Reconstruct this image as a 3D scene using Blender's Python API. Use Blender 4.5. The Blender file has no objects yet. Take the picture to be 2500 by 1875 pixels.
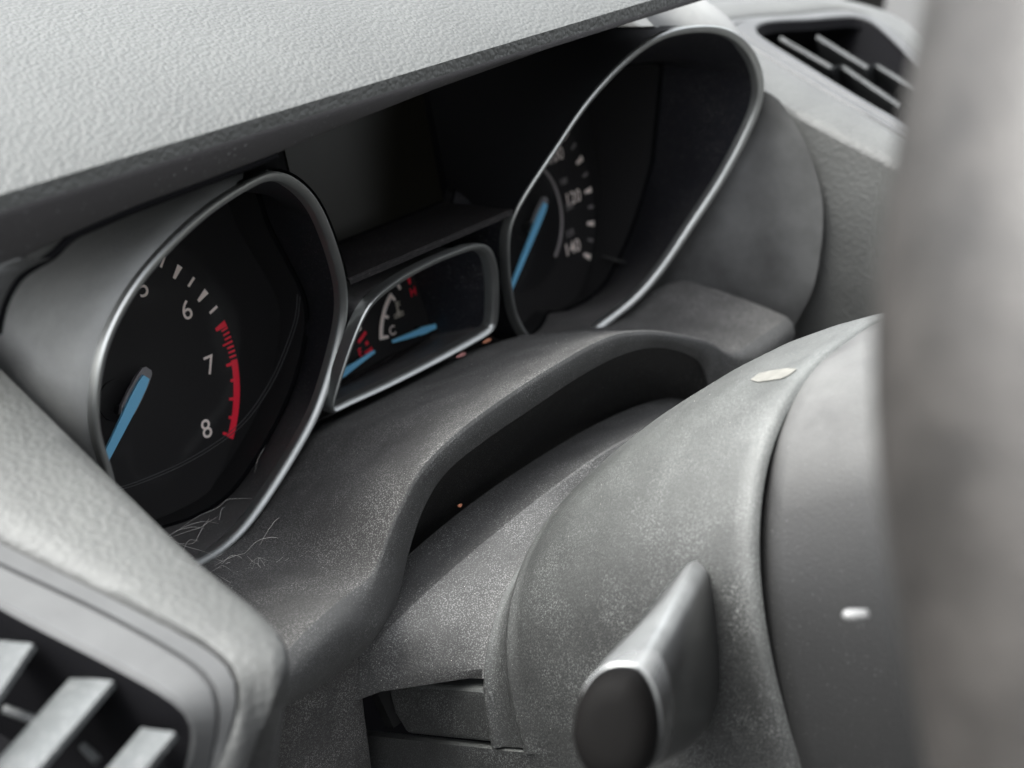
import bpy, bmesh, math, random
from mathutils import Vector, Matrix
from mathutils.geometry import delaunay_2d_cdt
random.seed(7)
sc = bpy.context.scene
col = sc.collection
MM = 0.001

# ------------------------------------------------------------------ camera, light, exposure
# car frame in millimetres: x to the passenger side, y forward, z up, origin at the rev counter's centre
CAM = Vector((-221.366, -321.5, 216.0))
FOC, CX, CY = 3540.44, 1250.0, 937.5
TILT = math.radians(16)          # the dials lean back
ST, CT = math.sin(TILT), math.cos(TILT)
def dial2car(x, u, n): return Vector((x, u*ST - n*CT, u*CT + n*ST))
def d2c(v): return dial2car(*v)
D_FWD = (0.69094852, -0.31411094, -0.65109481)
D_RIGHT = (0.63157518, -0.17590408, 0.75509638)
D_DOWN = (-0.35171427, -0.93294805, 0.07684401)
FWD, RIGHT, DOWN = d2c(D_FWD), d2c(D_RIGHT), d2c(D_DOWN)
CAM = dial2car(-221.36626516, 118.97872099, 368.5721951)
cd = bpy.data.cameras.new('camera'); cam = bpy.data.objects.new('camera', cd); col.objects.link(cam)
cd.sensor_width = 36.0; cd.lens = FOC/2500*36.0
cd.clip_start = 0.01; cd.clip_end = 50
cd.dof.use_dof = True; cd.dof.focus_distance = 0.405; cd.dof.aperture_fstop = 11.5
m = Matrix((RIGHT, -DOWN, -FWD)).transposed().to_4x4(); m.translation = CAM*MM
cam.matrix_world = m
sc.camera = cam

SUN_EL, SUN_AZ = math.radians(60), math.radians(-52)     # veiled sun, high on the driver's side
w = bpy.data.worlds.new('World'); sc.world = w; w.use_nodes = True
nt = w.node_tree; nt.nodes.clear()
sky = nt.nodes.new('ShaderNodeTexSky'); sky.sky_type = 'NISHITA'; sky.sun_disc = False
sky.sun_elevation = SUN_EL; sky.sun_rotation = SUN_AZ; sky.dust_density = 4.0; sky.ozone_density = 0.6; sky.air_density = 1.2
hs = nt.nodes.new('ShaderNodeHueSaturation'); hs.inputs['Saturation'].default_value = 0.22
bg = nt.nodes.new('ShaderNodeBackground'); bg.inputs['Strength'].default_value = 0.15
wo = nt.nodes.new('ShaderNodeOutputWorld')
nt.links.new(sky.outputs[0], hs.inputs['Color']); nt.links.new(hs.outputs[0], bg.inputs[0]); nt.links.new(bg.outputs[0], wo.inputs[0])
sl = bpy.data.lights.new('sun', 'SUN'); sl.energy = 1.5; sl.angle = math.radians(35); sl.color = (0.98, 1.0, 0.965)
so = bpy.data.objects.new('sun', sl); col.objects.link(so)
sd = Vector((math.sin(SUN_AZ)*math.cos(SUN_EL), math.cos(SUN_AZ)*math.cos(SUN_EL), math.sin(SUN_EL)))
so.rotation_euler = sd.to_track_quat('Z', 'Y').to_euler(); so.location = sd*2
sc.view_settings.view_transform = 'Standard'; sc.view_settings.look = 'None'
sc.view_settings.exposure = 2.55; sc.view_settings.gamma = 1.0
sc.render.engine = 'CYCLES'

# ------------------------------------------------------------------ point helpers (mm)
S = 2500/2212
def ray(px, py): return FWD + RIGHT*((px-CX)/FOC) + DOWN*((py-CY)/FOC)
def on_plane(px, py, nrm, c):
    d = ray(px, py); nrm = Vector(nrm)
    return CAM + d*((c-nrm.dot(CAM))/nrm.dot(d))
def at_y(px, py, y): return on_plane(px*S, py*S, (0, 1, 0), y)
def at_x(px, py, x): return on_plane(px*S, py*S, (1, 0, 0), x)
def at_z(px, py, z): return on_plane(px*S, py*S, (0, 0, 1), z)
def face(px, py):       # gently sloping plane of the vents
    return on_plane(px, py, (-.1, -.198, 1), 44.1+.198*80+.1*111)
AX, AU, AN = dial2car(1, 0, 0), dial2car(0, 1, 0), dial2car(0, 0, 1)
def at_d(px, py, n, b=0, c=0, x0=0):     # point on a plane of the dial frame, returned in dial coordinates
    p = on_plane(px, py, AN - AU*b - AX*c, n - c*x0)
    return Vector((p.dot(AX), p.dot(AU), p.dot(AN)))
DX = 191.82

def cr(pts, n, closed=False):
    """n points along a Catmull-Rom curve, evenly spaced by length"""
    P = [Vector(p) for p in pts]; L = len(P); out = []
    segs = L if closed else L-1
    for i in range(segs):
        if closed: a, b, c, d = P[i-1], P[i], P[(i+1) % L], P[(i+2) % L]
        else:
            b, c = P[i], P[i+1]; a = P[i-1] if i else b*2-c; d = P[i+2] if i+2 < L else c*2-b
        for k in range(12):
            t = k/12
            out.append(b*1.0 + ((c-a)*t + (a*2-b*5+c*4-d)*t*t + (b*3-a-c*3+d)*t**3)*.5)
    out.append(P[0].copy() if closed else P[-1].copy())
    return resample(out, n, closed)
def resample(out, n, closed=False):
    out = [Vector(p) for p in out]
    acc = [0]
    for i in range(1, len(out)): acc.append(acc[-1]+(out[i]-out[i-1]).length)
    res = []; j = 0; m_ = n if closed else n-1
    for k in range(n):
        s = acc[-1]*k/m_
        while j < len(acc)-2 and acc[j+1] < s: j += 1
        f = (s-acc[j])/max(acc[j+1]-acc[j], 1e-9)
        res.append(out[j].lerp(out[j+1], min(max(f, 0), 1)))
    return res
def interp(x, tab):
    if x <= tab[0][0]: return tab[0][1]
    for (a, b), (c, d) in zip(tab, tab[1:]):
        if x <= c: return b+(d-b)*(x-a)/(c-a)
    return tab[-1][1]
def smooth(P, k, closed=True):
    for _ in range(k):
        Q = [p.copy() for p in P]; n = len(P)
        for i in range(n):
            if not closed and i in (0, n-1): continue
            Q[i] = P[i-1]*.25+P[i]*.5+P[(i+1) % n]*.25
        P = Q
    return P

# ------------------------------------------------------------------ object helpers
def loc_of(o):
    v = Vector((0, 0, 0))
    while o is not None: v += o.location; o = o.parent
    return v
def obj(name, mesh, mat, parent=None, smooth_=True, angle=40):
    o = bpy.data.objects.new(name, mesh)
    if mat: mesh.materials.append(mat)
    if parent: o.parent = parent
    col.objects.link(o)
    if smooth_:
        mesh.polygons.foreach_set('use_smooth', [True]*len(mesh.polygons))
        if angle: mesh.set_sharp_from_angle(angle=math.radians(angle))
    return o
class MB:
    def __init__(s): s.v = []; s.f = []
    def add(s, V, F):
        o = len(s.v); s.v += [Vector(p) for p in V]; s.f += [[i+o for i in f] for f in F]; return s
    def loft(s, rows, cu=False, cv=False):
        n = len(rows[0]); R = len(rows); V = [p for r in rows for p in r]; F = []
        for i in range(R if cv else R-1):
            a = i*n; b = ((i+1) % R)*n
            for j in range(n if cu else n-1):
                k = (j+1) % n; F.append([a+j, a+k, b+k, b+j])
        return s.add(V, F)
    def fan(s, ring, centre=None):
        c = centre if centre is not None else sum((Vector(p) for p in ring), Vector())/len(ring)
        n = len(ring); return s.add(list(ring)+[c], [[i, (i+1) % n, n] for i in range(n)])
    def tube(s, P, r, k=8, closed=False):
        P = [Vector(p) for p in P]; n = len(P); rows = []; N = None
        for i in range(n):
            if closed: T = P[(i+1) % n]-P[i-1]
            else: T = P[min(i+1, n-1)]-P[max(i-1, 0)]
            T.normalize()
            if N is None: N = T.orthogonal().normalized()
            else: N = (N-T*N.dot(T)).normalized()
            B = T.cross(N); rr = r[i] if isinstance(r, (list, tuple)) else r
            rows.append([P[i]+(N*math.cos(a)+B*math.sin(a))*rr for a in [2*math.pi*j/k for j in range(k)]])
        s.loft(rows, True, closed)
        if not closed: s.fan(rows[0]); s.fan(rows[-1])
        return s
    def prism(s, poly, up):
        """solid from a flat outline and a thickness vector"""
        n = len(poly); A = [Vector(p) for p in poly]; B = [p+up for p in A]
        F = [list(range(n)), list(range(2*n-1, n-1, -1))]+[[i, i+n, (i+1) % n+n, (i+1) % n] for i in range(n)]
        return s.add(A+B, F)
    def mesh(s, name, org=Vector((0, 0, 0))):
        me = bpy.data.meshes.new(name)
        me.from_pydata([tuple((p*MM)-org) for p in s.v], [], s.f); me.validate()
        bm = bmesh.new(); bm.from_mesh(me)
        bmesh.ops.remove_doubles(bm, verts=bm.verts, dist=2e-6)
        bmesh.ops.recalc_face_normals(bm, faces=bm.faces); bm.to_mesh(me); bm.free()
        return me
    def build(s, name, mat, parent=None, angle=40, smooth_=True):
        return obj(name, s.mesh(name, loc_of(parent)), mat, parent, smooth_, angle)
def tag(o, label, cat=None, group=None, kind=None):
    o['label'] = label
    if cat: o['category'] = cat
    if group: o['group'] = group
    if kind: o['kind'] = kind
    return o
def thing(name, label, cat, loc, group=None):
    o = bpy.data.objects.new(name, None); o.empty_display_size = .01; o.location = Vector(loc)*MM; col.objects.link(o)
    return tag(o, label, cat, group)
def thicken(o, t=.0012, off=-1):
    md = o.modifiers.new('shell', 'SOLIDIFY'); md.thickness = t; md.offset = off; return o

# ------------------------------------------------------------------ materials
def mat(name, base, rough=.5, metal=0, grain=None, speck=None, patch=None, dust=None, spec=.5, sheen=0, coat=0):
    """grain=(kind, scale per m, bump mm, strength); speck=(scale, threshold, colour, amount); patch=(scale, dark, light);
       dust=(colour, amount): tints upward faces with settled dust, on some materials also with painted light"""
    M = bpy.data.materials.new(name); M.use_nodes = True; t = M.node_tree; N = t.nodes; L = t.links
    b = N['Principled BSDF']; b.inputs['Roughness'].default_value = rough; b.inputs['Metallic'].default_value = metal
    b.inputs['Specular IOR Level'].default_value = spec
    if sheen: b.inputs['Sheen Weight'].default_value = sheen; b.inputs['Sheen Roughness'].default_value = .4
    if coat: b.inputs['Coat Weight'].default_value = coat; b.inputs['Coat Roughness'].default_value = .15
    tc = N.new('ShaderNodeTexCoord'); co = tc.outputs['Object']
    c = N.new('ShaderNodeRGB'); c.outputs[0].default_value = (*base, 1); cur = c.outputs[0]
    def noise(scale, detail=3, rough_=.55):
        n = N.new('ShaderNodeTexNoise'); n.inputs['Scale'].default_value = scale; n.inputs['Detail'].default_value = detail
        n.inputs['Roughness'].default_value = rough_; L.new(co, n.inputs['Vector']); return n.outputs['Fac']
    def ramp(fac, lo, hi, a=0., z=1.):
        r = N.new('ShaderNodeMapRange'); r.inputs['From Min'].default_value = lo; r.inputs['From Max'].default_value = hi
        r.inputs['To Min'].default_value = a; r.inputs['To Max'].default_value = z; L.new(fac, r.inputs['Value']); return r.outputs[0]
    def mix(fac, a, colr):
        x = N.new('ShaderNodeMix'); x.data_type = 'RGBA'; L.new(fac, x.inputs['Factor']); L.new(a, x.inputs['A'])
        x.inputs['B'].default_value = (*colr, 1); return x.outputs['Result']
    def mul(a, bb):
        x = N.new('ShaderNodeMath'); x.operation = 'MULTIPLY'
        for i, q in enumerate((a, bb)):
            if isinstance(q, (int, float)): x.inputs[i].default_value = q
            else: L.new(q, x.inputs[i])
        return x.outputs[0]
    if patch:
        f = ramp(noise(patch[0], 4, .6), .35, .65, patch[1], patch[2])
        x = N.new('ShaderNodeMix'); x.data_type = 'RGBA'; x.blend_type = 'MULTIPLY'; x.inputs['Factor'].default_value = 1
        L.new(cur, x.inputs['A']); L.new(f, x.inputs['B']); cur = x.outputs['Result']
    if dust:
        g = N.new('ShaderNodeNewGeometry'); sx = N.new('ShaderNodeSeparateXYZ'); L.new(g.outputs['Normal'], sx.inputs[0])
        f = mul(ramp(sx.outputs['Z'], dust[2] if len(dust) > 2 else .0, dust[3] if len(dust) > 3 else .9), ramp(noise(60, 5, .65), .3, .7, .55, 1.0))
        cur = mix(mul(f, dust[1]), cur, dust[0])
    if speck:
        f = mul(ramp(noise(speck[0], 2, .7), speck[1], speck[1]+.07), ramp(noise(70, 3), .4, .62, .35, 1.0))
        cur = mix(mul(f, speck[3]), cur, speck[2])
    L.new(cur, b.inputs['Base Color'])
    if grain:
        kind, sc_, dist, st = grain
        if kind == 'leather':
            v = N.new('ShaderNodeTexVoronoi'); v.feature = 'SMOOTH_F1'; v.inputs['Scale'].default_value = sc_
            v.inputs['Smoothness'].default_value = .35
            ad = N.new('ShaderNodeVectorMath'); ad.operation = 'ADD'; nn = N.new('ShaderNodeTexNoise'); nn.inputs['Scale'].default_value = sc_*.6
            L.new(co, nn.inputs['Vector']); scl = N.new('ShaderNodeVectorMath'); scl.operation = 'SCALE'; scl.inputs['Scale'].default_value = 1.0/sc_
            L.new(nn.outputs['Color'], scl.inputs[0]); L.new(co, ad.inputs[0]); L.new(scl.outputs[0], ad.inputs[1]); L.new(ad.outputs[0], v.inputs['Vector'])
            inv = N.new('ShaderNodeMath'); inv.operation = 'SUBTRACT'; inv.inputs[0].default_value = 1; L.new(v.outputs['Distance'], inv.inputs[1]); h = inv.outputs[0]
        else: h = noise(sc_, 4, .65)
        bp = N.new('ShaderNodeBump'); bp.inputs['Distance'].default_value = dist*MM; bp.inputs['Strength'].default_value = st
        L.new(h, bp.inputs['Height']); L.new(bp.outputs[0], b.inputs['Normal'])
    return M
M_pad = mat('grained_pad', (.037, .0385, .0365), .6, grain=('leather', 760, .45, .75), patch=(25, .9, 1.08), dust=((.055, .0573, .0545), .5))
M_trim = mat('grained_trim', (.028, .0285, .028), .68, grain=('leather', 560, .35, .65), patch=(25, .88, 1.08), dust=((.068, .070, .0665), .75, .1, .9))  # dust plus painted shading: tops kept pale, driver-facing front darkened
M_fascia = mat('fascia_plastic', (.016, .0145, .015), .75, grain=('noise', 900, .2, .5), speck=(900, .66, (.25, .25, .25), .5))
M_shell = mat('housing_plastic', (.125, .127, .124), .72, grain=('noise', 900, .2, .5), patch=(60, .85, 1.12), dust=((.21, .213, .207), .5), spec=.25)
M_shelf = mat('dusty_shelf', (.016, .0154, .015), .85, grain=('noise', 1800, .35, .8), speck=(2400, .53, (.26, .255, .246), .55), patch=(55, .75, 1.25), dust=((.070, .0685, .066), .55))
M_col = mat('column_plastic', (.010, .0104, .010), .6, grain=('noise', 1700, .3, .7), speck=(2300, .54, (.2, .205, .2), .36), patch=(40, .78, 1.2), dust=((.088, .092, .088), .8, .28, 1.0))
M_panel = mat('side_panel', (.050, .051, .049), .65, grain=('leather', 520, .35, .5), patch=(30, .85, 1.12))
M_flare = mat('flare_plastic', (.046, .0465, .046), .65, grain=('noise', 700, .2, .4), patch=(40, .6, 1.4), dust=((.10, .10, .099), .5))
M_face = mat('black_face', (.005, .0055, .006), .4, spec=.3)
M_wall = mat('recess_wall_black', (.004, .004, .0045), .7, spec=.12)
M_recess = mat('recess_black', (.006, .0056, .006), .7, grain=('noise', 1200, .1, .3), speck=(1500, .6, (.25, .22, .21), .35), dust=((.022, .0195, .019), .5), spec=.15)
M_funnel = mat('funnel_black', (.008, .008, .0105), .55, grain=('noise', 1500, .1, .3), speck=(1500, .60, (.3, .29, .28), .4), dust=((.10, .096, .092), .8, .45, .95), spec=.3)
M_silver = mat('satin_silver', (.38, .39, .38), .45, metal=1.0, patch=(40, .9, 1.05))
M_dial = mat('dial_print_black', (.0155, .0148, .0150), .65, spec=.25)
M_dial2 = mat('dial_rim_black', (.009, .0087, .009), .6, spec=.25)
M_white = mat('printed_white', (.86, .75, .69), .6)
M_red = mat('printed_red', (.80, .016, .045), .6)
M_grey = mat('printed_grey', (.22, .20, .20), .6)
M_blue = mat('needle_blue', (.17, .48, .72), .45)
M_cap = mat('needle_cap_grey', (.20, .19, .195), .2, coat=.6)
M_screen = mat('display_dark', (.0075, .0070, .005), .3, spec=.15)
M_vent = mat('vent_plastic', (.023, .0235, .024), .55, grain=('noise', 900, .1, .3), patch=(45, .8, 1.12), dust=((.068, .0695, .0695), .75, .1, .9), spec=.3)  # upward tint is dust and also paints the front as shaded
M_slat = mat('slat_dusty', (.022, .0235, .024), .5, patch=(200, .6, 1.3), dust=((.072, .077, .078), .75), speck=(900, .58, (.25, .25, .25), .3), grain=('noise', 800, .2, .5))
M_dark = mat('duct_black', (.002, .002, .0025), .8, spec=.06)
M_stalk = mat('stalk_plastic', (.006, .0063, .0066), .28, patch=(60, .9, 1.1), coat=.4, spec=.3, dust=((.15, .155, .155), .95, .38, .7))  # upward tint: light dust plus a painted sky reflection
M_black = mat('hub_plastic', (.006, .006, .006), .55, grain=('noise', 1300, .2, .4), speck=(1500, .66, (.2, .2, .2), .25), dust=((.11, .11, .107), .85, .55, .9), spec=.3)
M_glint_band = mat('stalk_glint_band', (.010, .0105, .0105), .22, coat=.8, dust=((.22, .225, .225), .95, .35, .6))  # pale upward side is a reflection put into the colour
M_cap_end = mat('stalk_end', (.003, .0028, .0027), .7, spec=.05)
M_wheel = mat('wheel_leather', (.0225, .0208, .0194), .5, patch=(80, .55, 1.3), grain=('leather', 700, .3, .4), spec=.3)
M_hair = mat('hair', (.8, .77, .72), .5)
M_dust = mat('dust_speck', (.55, .53, .50), .8)
M_crumb = mat('crumb_orange', (.34, .13, .07), .8)
M_crumb2 = mat('crumb_pink', (.30, .13, .12), .8)
M_lens = bpy.data.materials.new('clear_lens'); M_lens.use_nodes = True
t = M_lens.node_tree; t.nodes.clear()
o_ = t.nodes.new('ShaderNodeOutputMaterial'); tr = t.nodes.new('ShaderNodeBsdfTransparent'); gl = t.nodes.new('ShaderNodeBsdfGlossy'); gl.inputs['Roughness'].default_value = .12
mx = t.nodes.new('ShaderNodeMixShader'); mx.inputs[0].default_value = .012; t.links.new(tr.outputs[0], mx.inputs[1]); t.links.new(gl.outputs[0], mx.inputs[2]); t.links.new(mx.outputs[0], o_.inputs[0])

M_lensline = mat('lens_line_grey', (.05, .05, .052), .3)

# ------------------------------------------------------------------ instrument cluster
TACH = [(240,1050),(205,940),(203,860),(215,770),(245,690),(300,600),(380,510),(460,440),(540,390),(585,370),(622,376),(660,402),(695,447),(725,520),(745,590),(752,640),(750,690),(735,760),(715,830),(690,900),(640,990),(590,1070),(540,1140),(490,1190),(440,1222)]
SPD = [(1120,700),(1105,640),(1098,580),(1097,520),(1105,475),(1140,410),(1200,320),(1260,230),(1330,150),(1400,90),(1460,62),(1540,55),(1590,70),(1630,110),(1650,170),(1645,230),(1610,310),(1560,400),(1500,490),(1440,580),(1380,650),(1310,705)]
def tach_plane(x, u): return 53+.4*u-.3*x
def spd_plane(x, u): return 53+.4*u+.3*(x-DX)
ring_t = [at_d(x*S, y*S, 53, .4, -.3) for x, y in TACH]
ring_t += [Vector((x, u, tach_plane(x, u))) for x, u in ((-27, -38), (-41, -26), (-48, -12))]
ring_s = [at_d(x*S, y*S, 53, .4, .3, DX) for x, y in SPD]
ring_s += [Vector((DX+x, u, spd_plane(DX+x, u))) for x, u in ((-14, -43), (-32, -40))]
NR = 160
ring_t = smooth(cr(ring_t, NR, True), 6); ring_s = smooth(cr(ring_s, NR, True), 6)
FRAME = [(808,1003),(837,899),(873.5,799),(902,743),(939,706),(992.5,669),(1063,632),(1134,604),(1171,595),(1191,601),(1205,618),(1216,663),(1218,734),(1213.5,791),(1199,813),(1120,859),(1035,904),(950,947),(865,986),(822.5,1006)]
ring_f = smooth(cr([at_d(x, y, 40, .4) for x, y in FRAME], 120, True), 2)

def inset(P, d, dn=0):
    """closed outline in dial coordinates moved towards its inside by d (in x,u) and by dn along n"""
    n = len(P); area = sum(P[i].x*P[(i+1) % n].y-P[(i+1) % n].x*P[i].y for i in range(n)); sg = 1 if area > 0 else -1
    out = []
    for i in range(n):
        T = P[(i+2) % n]-P[i-2]; N2 = Vector((-T.y, T.x, 0)).normalized()*sg
        out.append(P[i]+N2*d+Vector((0, 0, dn)))
    return out
def dia(mb_rows): return [[d2c(p) for p in r] for r in mb_rows]
def ring_mesh(P, wd, hgt):
    prof = [(0, -hgt), (-.25, -hgt*.4), (-.1, -.1), (.15*wd, .3), (.4*wd, .2), (wd, -.9), (wd+.15, -1.6), (wd+.1, -hgt)]
    return MB().loft(dia([inset(P, a, b) for a, b in prof]), True, True)

cluster = thing('instrument_cluster', 'black car instrument cluster with two silver-ringed dials under the dashboard pad', 'instrument cluster', (96, -35, -30))
def text_mesh(body, size, pos, par, matl, name, bold=0):
    cu = bpy.data.curves.new('t', 'FONT'); cu.body = body; cu.size = 1; cu.align_x = 'CENTER'; cu.align_y = 'CENTER'; cu.extrude = .02; cu.offset = bold
    to = bpy.data.objects.new('t', cu); col.objects.link(to); dg = bpy.context.evaluated_depsgraph_get(); dg.update()
    me = bpy.data.meshes.new_from_object(to.evaluated_get(dg)); bpy.data.objects.remove(to); bpy.data.curves.remove(cu)
    org = loc_of(par)
    for v in me.vertices:
        p = Vector((pos[0]+v.co.x*size[0], pos[1]+v.co.y*size[1], pos[2]+v.co.z*2)); v.co = d2c(p)*MM-org
    me.materials.clear(); me.name = name
    return obj(name, me, matl, par, False)
def plate(poly2, n, th, matl, name, par, angle=30):
    return MB().prism([dial2car(x, u, n) for x, u in poly2], AN*th).build(name, matl, par, angle, False)
def pol(c, a, r): return (c[0]+r*math.cos(a), c[1]+r*math.sin(a))
def radial(c, a, r0, r1, w0, w1):
    d = (math.cos(a), math.sin(a)); t_ = (-d[1], d[0])
    return [(c[0]+d[0]*r0+t_[0]*w0/2, c[1]+d[1]*r0+t_[1]*w0/2), (c[0]+d[0]*r0-t_[0]*w0/2, c[1]+d[1]*r0-t_[1]*w0/2),
            (c[0]+d[0]*r1-t_[0]*w1/2, c[1]+d[1]*r1-t_[1]*w1/2), (c[0]+d[0]*r1+t_[0]*w1/2, c[1]+d[1]*r1+t_[1]*w1/2)]
def disc(c, r, n0, n1, matl, name, par, k=96):
    return MB().prism([dial2car(*pol(c, 2*math.pi*i/k, r), n0) for i in range(k)], AN*(n1-n0)).build(name, matl, par, 30)

# seam where each funnel meets its clear lens; the side hidden in one dial is taken from the other, mirrored
def seam_plane(sgn):
    pts = []
    for x, y in [(500,385),(575,470),(640,590),(670,650),(668,720),(640,830),(600,920),(540,1020),(480,1090),(350,1150)]:
        q = at_d(x*S, y*S, 11, .06); pts.append((q.x, q.y))
    for x, y in [(1440,130),(1438,240),(1410,360),(1375,480),(1340,560),(1290,640)]:
        q = at_d(x*S, y*S, 11, .3, .22, DX); pts.append((-(q.x-DX), q.y))
    c = (0, 5); pts.sort(key=lambda q: math.atan2(q[1]-c[1], q[0]-c[0]))
    P = cr([Vector((x, u, 0)) for x, u in pts], NR, True); P = smooth(P, 10)
    def sn(o, u):
        w_ = min(max((o+10)/30, 0), 1); w_ = w_*w_*(3-2*w_); return (1-w_)*(11+.06*u)+w_*(11+.3*u+.22*o)
    P = [Vector((max(q.x, -56), q.y, 0)) for q in P]
    return [Vector((q.x*(1 if sgn < 0 else -1)+(0 if sgn < 0 else DX), q.y, sn(-q.x, q.y))) for q in P]
def match(ringP, P, c):
    """reorders P so that its points lie at the same directions from c as the ring's points"""
    A = sorted([(math.atan2(q.y-c[1], q.x-c[0]), q) for q in P], key=lambda t_: t_[0]); out = []
    ang = [a for a, _ in A]; n = len(A)
    for r in ringP:
        a = math.atan2(r.y-c[1], r.x-c[0]); i = 0
        while i < n and ang[i] < a: i += 1
        a1, p1 = A[i % n]; a0, p0 = A[i-1]
        da = (a1-a0) % (2*math.pi); f = ((a-a0) % (2*math.pi))/da if da > 1e-9 else 0
        out.append(p0.lerp(p1, f))
    return out
def gauge(name, ringP, sgn, cx0):
    seam = match(ringP, seam_plane(sgn), (cx0, 5))
    for i, (r_p, s_p) in enumerate(zip(ringP, seam)):     # side no camera sees: keep the funnel just inside the bezel
        w_ = min(max(((r_p.x-cx0)*-1-(5 if sgn < 0 else -12))/16, 0), 1); w_ = w_*w_*(3-2*w_)
        tgt = Vector((cx0+(r_p.x-cx0)*.955, 5+(r_p.y-5)*.955, s_p.z)); seam[i] = s_p.lerp(tgt, w_)
    inn = inset(ringP, 2.15, -1.6)
    rows = [inn]
    for f in (.15, .35, .55, .75, .92, 1): rows.append([a.lerp(b, f)+Vector((0, 0, -2.0*math.sin(f*math.pi))) for a, b in zip(inn, seam)])
    g = MB().loft(dia(rows), True).build(name, M_funnel, cluster)
    ring_mesh(ringP, 2.15, 4).build('bezel_ring', M_silver, g)
    cen = Vector((cx0, 3, 0)); sin_ = [s_+(cen-s_)*.016+Vector((0, 0, -.2)) for s_ in seam]
    floor = [Vector((p.x, p.y, -1.2)) for p in [cen+(q-cen)*.985 for q in sin_]]
    MB().loft(dia([[s_+Vector((0, 0, -.9)) for s_ in sin_], floor]), True).fan([d2c(p) for p in floor], d2c(Vector((cx0, 3, -1.2)))).build('dial_back', M_dial2, g)
    gap = [s_+Vector((0, 0, -1.0)) for s_ in seam]
    MB().loft(dia([seam, gap, [s_+Vector((0, 0, -1.0)) for s_ in sin_]]), True).build('lens_seam', M_dark, g)
    ln = MB().fan([d2c(s_) for s_ in sin_], sum((d2c(s_) for s_ in sin_), Vector())/NR).build('lens', M_lens, g)
    return g, sin_
tach, lens_t = gauge('tachometer', ring_t, -1, 0); tach['label'] = 'rev counter with red zone and numbers up to 8'
spdm, lens_s = gauge('speedometer', ring_s, 1, DX); spdm['label'] = 'speedometer with numbers ending at 140'
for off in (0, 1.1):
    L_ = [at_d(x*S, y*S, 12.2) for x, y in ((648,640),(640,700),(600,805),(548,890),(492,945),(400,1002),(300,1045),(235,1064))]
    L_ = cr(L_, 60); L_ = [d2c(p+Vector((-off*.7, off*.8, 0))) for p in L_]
    MB().tube(L_, .12, 6).build('lens_line', M_lensline, tach)  # thin grey lines laid across the lens
R0, RI = 46.0, 41.6
R2D = math.radians
DTH = R2D(31.6)
def tang(v): return math.pi/2-(v-4)*DTH
disc((0, 0), 46.3, -1.2, -.1, M_dial, 'dial_face', tach); disc((0, 0), 40.2, -.1, .12, M_dial, 'dial_centre', tach)
for k in range(0, 26):       # quarter divisions up to 6 1/4
    v = k*.25; big = k % 2 == 0
    plate(radial((0, 0), tang(v), RI if big else RI+.9, R0, 1.0 if big else .8, 2.0 if big else .85), 0, .12, M_white, 'tick_mark', tach)
plate(radial((0, 0), tang(6.5), RI, R0, 1.1, 2.2), 0, .12, M_red, 'red_tick', tach)
for k in range(1, 8):
    v = 6.5+k/16; plate(radial((0, 0), tang(v), R0-2.6-(1.4 if k == 4 else 0), R0, .55, .65), 0, .12, M_red, 'red_tick', tach)
mb = MB(); NA = 24
arc_o = [pol((0, 0), tang(6.985+1.03*i/NA), R0+.1) for i in range(NA+1)]; arc_i = [pol((0, 0), tang(6.985+1.03*i/NA), R0-2.3) for i in range(NA+1)]
mb.loft([[dial2car(*p, .0) for p in arc_i], [dial2car(*p, .16) for p in arc_i], [dial2car(*p, .16) for p in arc_o], [dial2car(*p, .0) for p in arc_o]]); mb.build('red_band', M_red, tach, 30, False)
for v, r in ((7.03, RI), (7.25, R0-3.4), (7.5, R0-4), (7.75, R0-3.4), (7.98, RI)):
    plate(radial((0, 0), tang(v), r, R0-2.0, .9, 1.1), 0, .15, M_red, 'red_tick', tach)
for k in range(9):
    if k >= 5: p = {5: (19.1, 28.8), 6: (32.1, 17.2), 7: (35.3, -2.0), 8: (28.1, -20.8)}[k]
    else: q = {4: (0, 34.5), 3: (-19.1, 28.8), 2: (-32.1, 17.2), 1: (-35.3, -2.0), 0: (-28.1, -20.8)}[k]; p = q
    text_mesh(str(k), (8.2, 8.6), (*p, .2), tach, M_white, 'numeral')
disc((0, 0), 6.3, .1, .8, M_dial2, 'needle_hub', tach)
def needle(par, c, tail, tip, nn, wd):
    a = Vector((tail[0], tail[1], 0)); b = Vector((tip[0], tip[1], 0)); d = (b-a).normalized(); t_ = Vector((-d.y, d.x, 0)); L = (b-a).length
    def out(prof): return [(p.x, p.y) for p in ([a+d*s_+t_*w_ for s_, w_ in prof]+[a+d*s_-t_*w_ for s_, w_ in reversed(prof)])]
    nd = plate(out([(2.0, wd*.55), (5, wd*.75), (10, wd*.8), (L*.5, wd*.6), (L-.8, wd*.3), (L, wd*.12)]), nn, .9, M_blue, 'needle', par)
    plate(out([(-.8, wd*.5), (0, wd*.85), (3, wd*1.08), (8, wd*1.2), (13, wd*1.15), (15.5, wd*.7)]), nn-1.2, 1.1, M_cap, 'needle_cap', par)
    MB().tube([dial2car(*c, .1), dial2car(*c, nn)], 1.6, 16).build('spindle', M_dial2, par)
needle(tach, (-.5, -2.8), (10.0, 6.0), (-27.5, -27.0), 5, 2.3)
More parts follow.
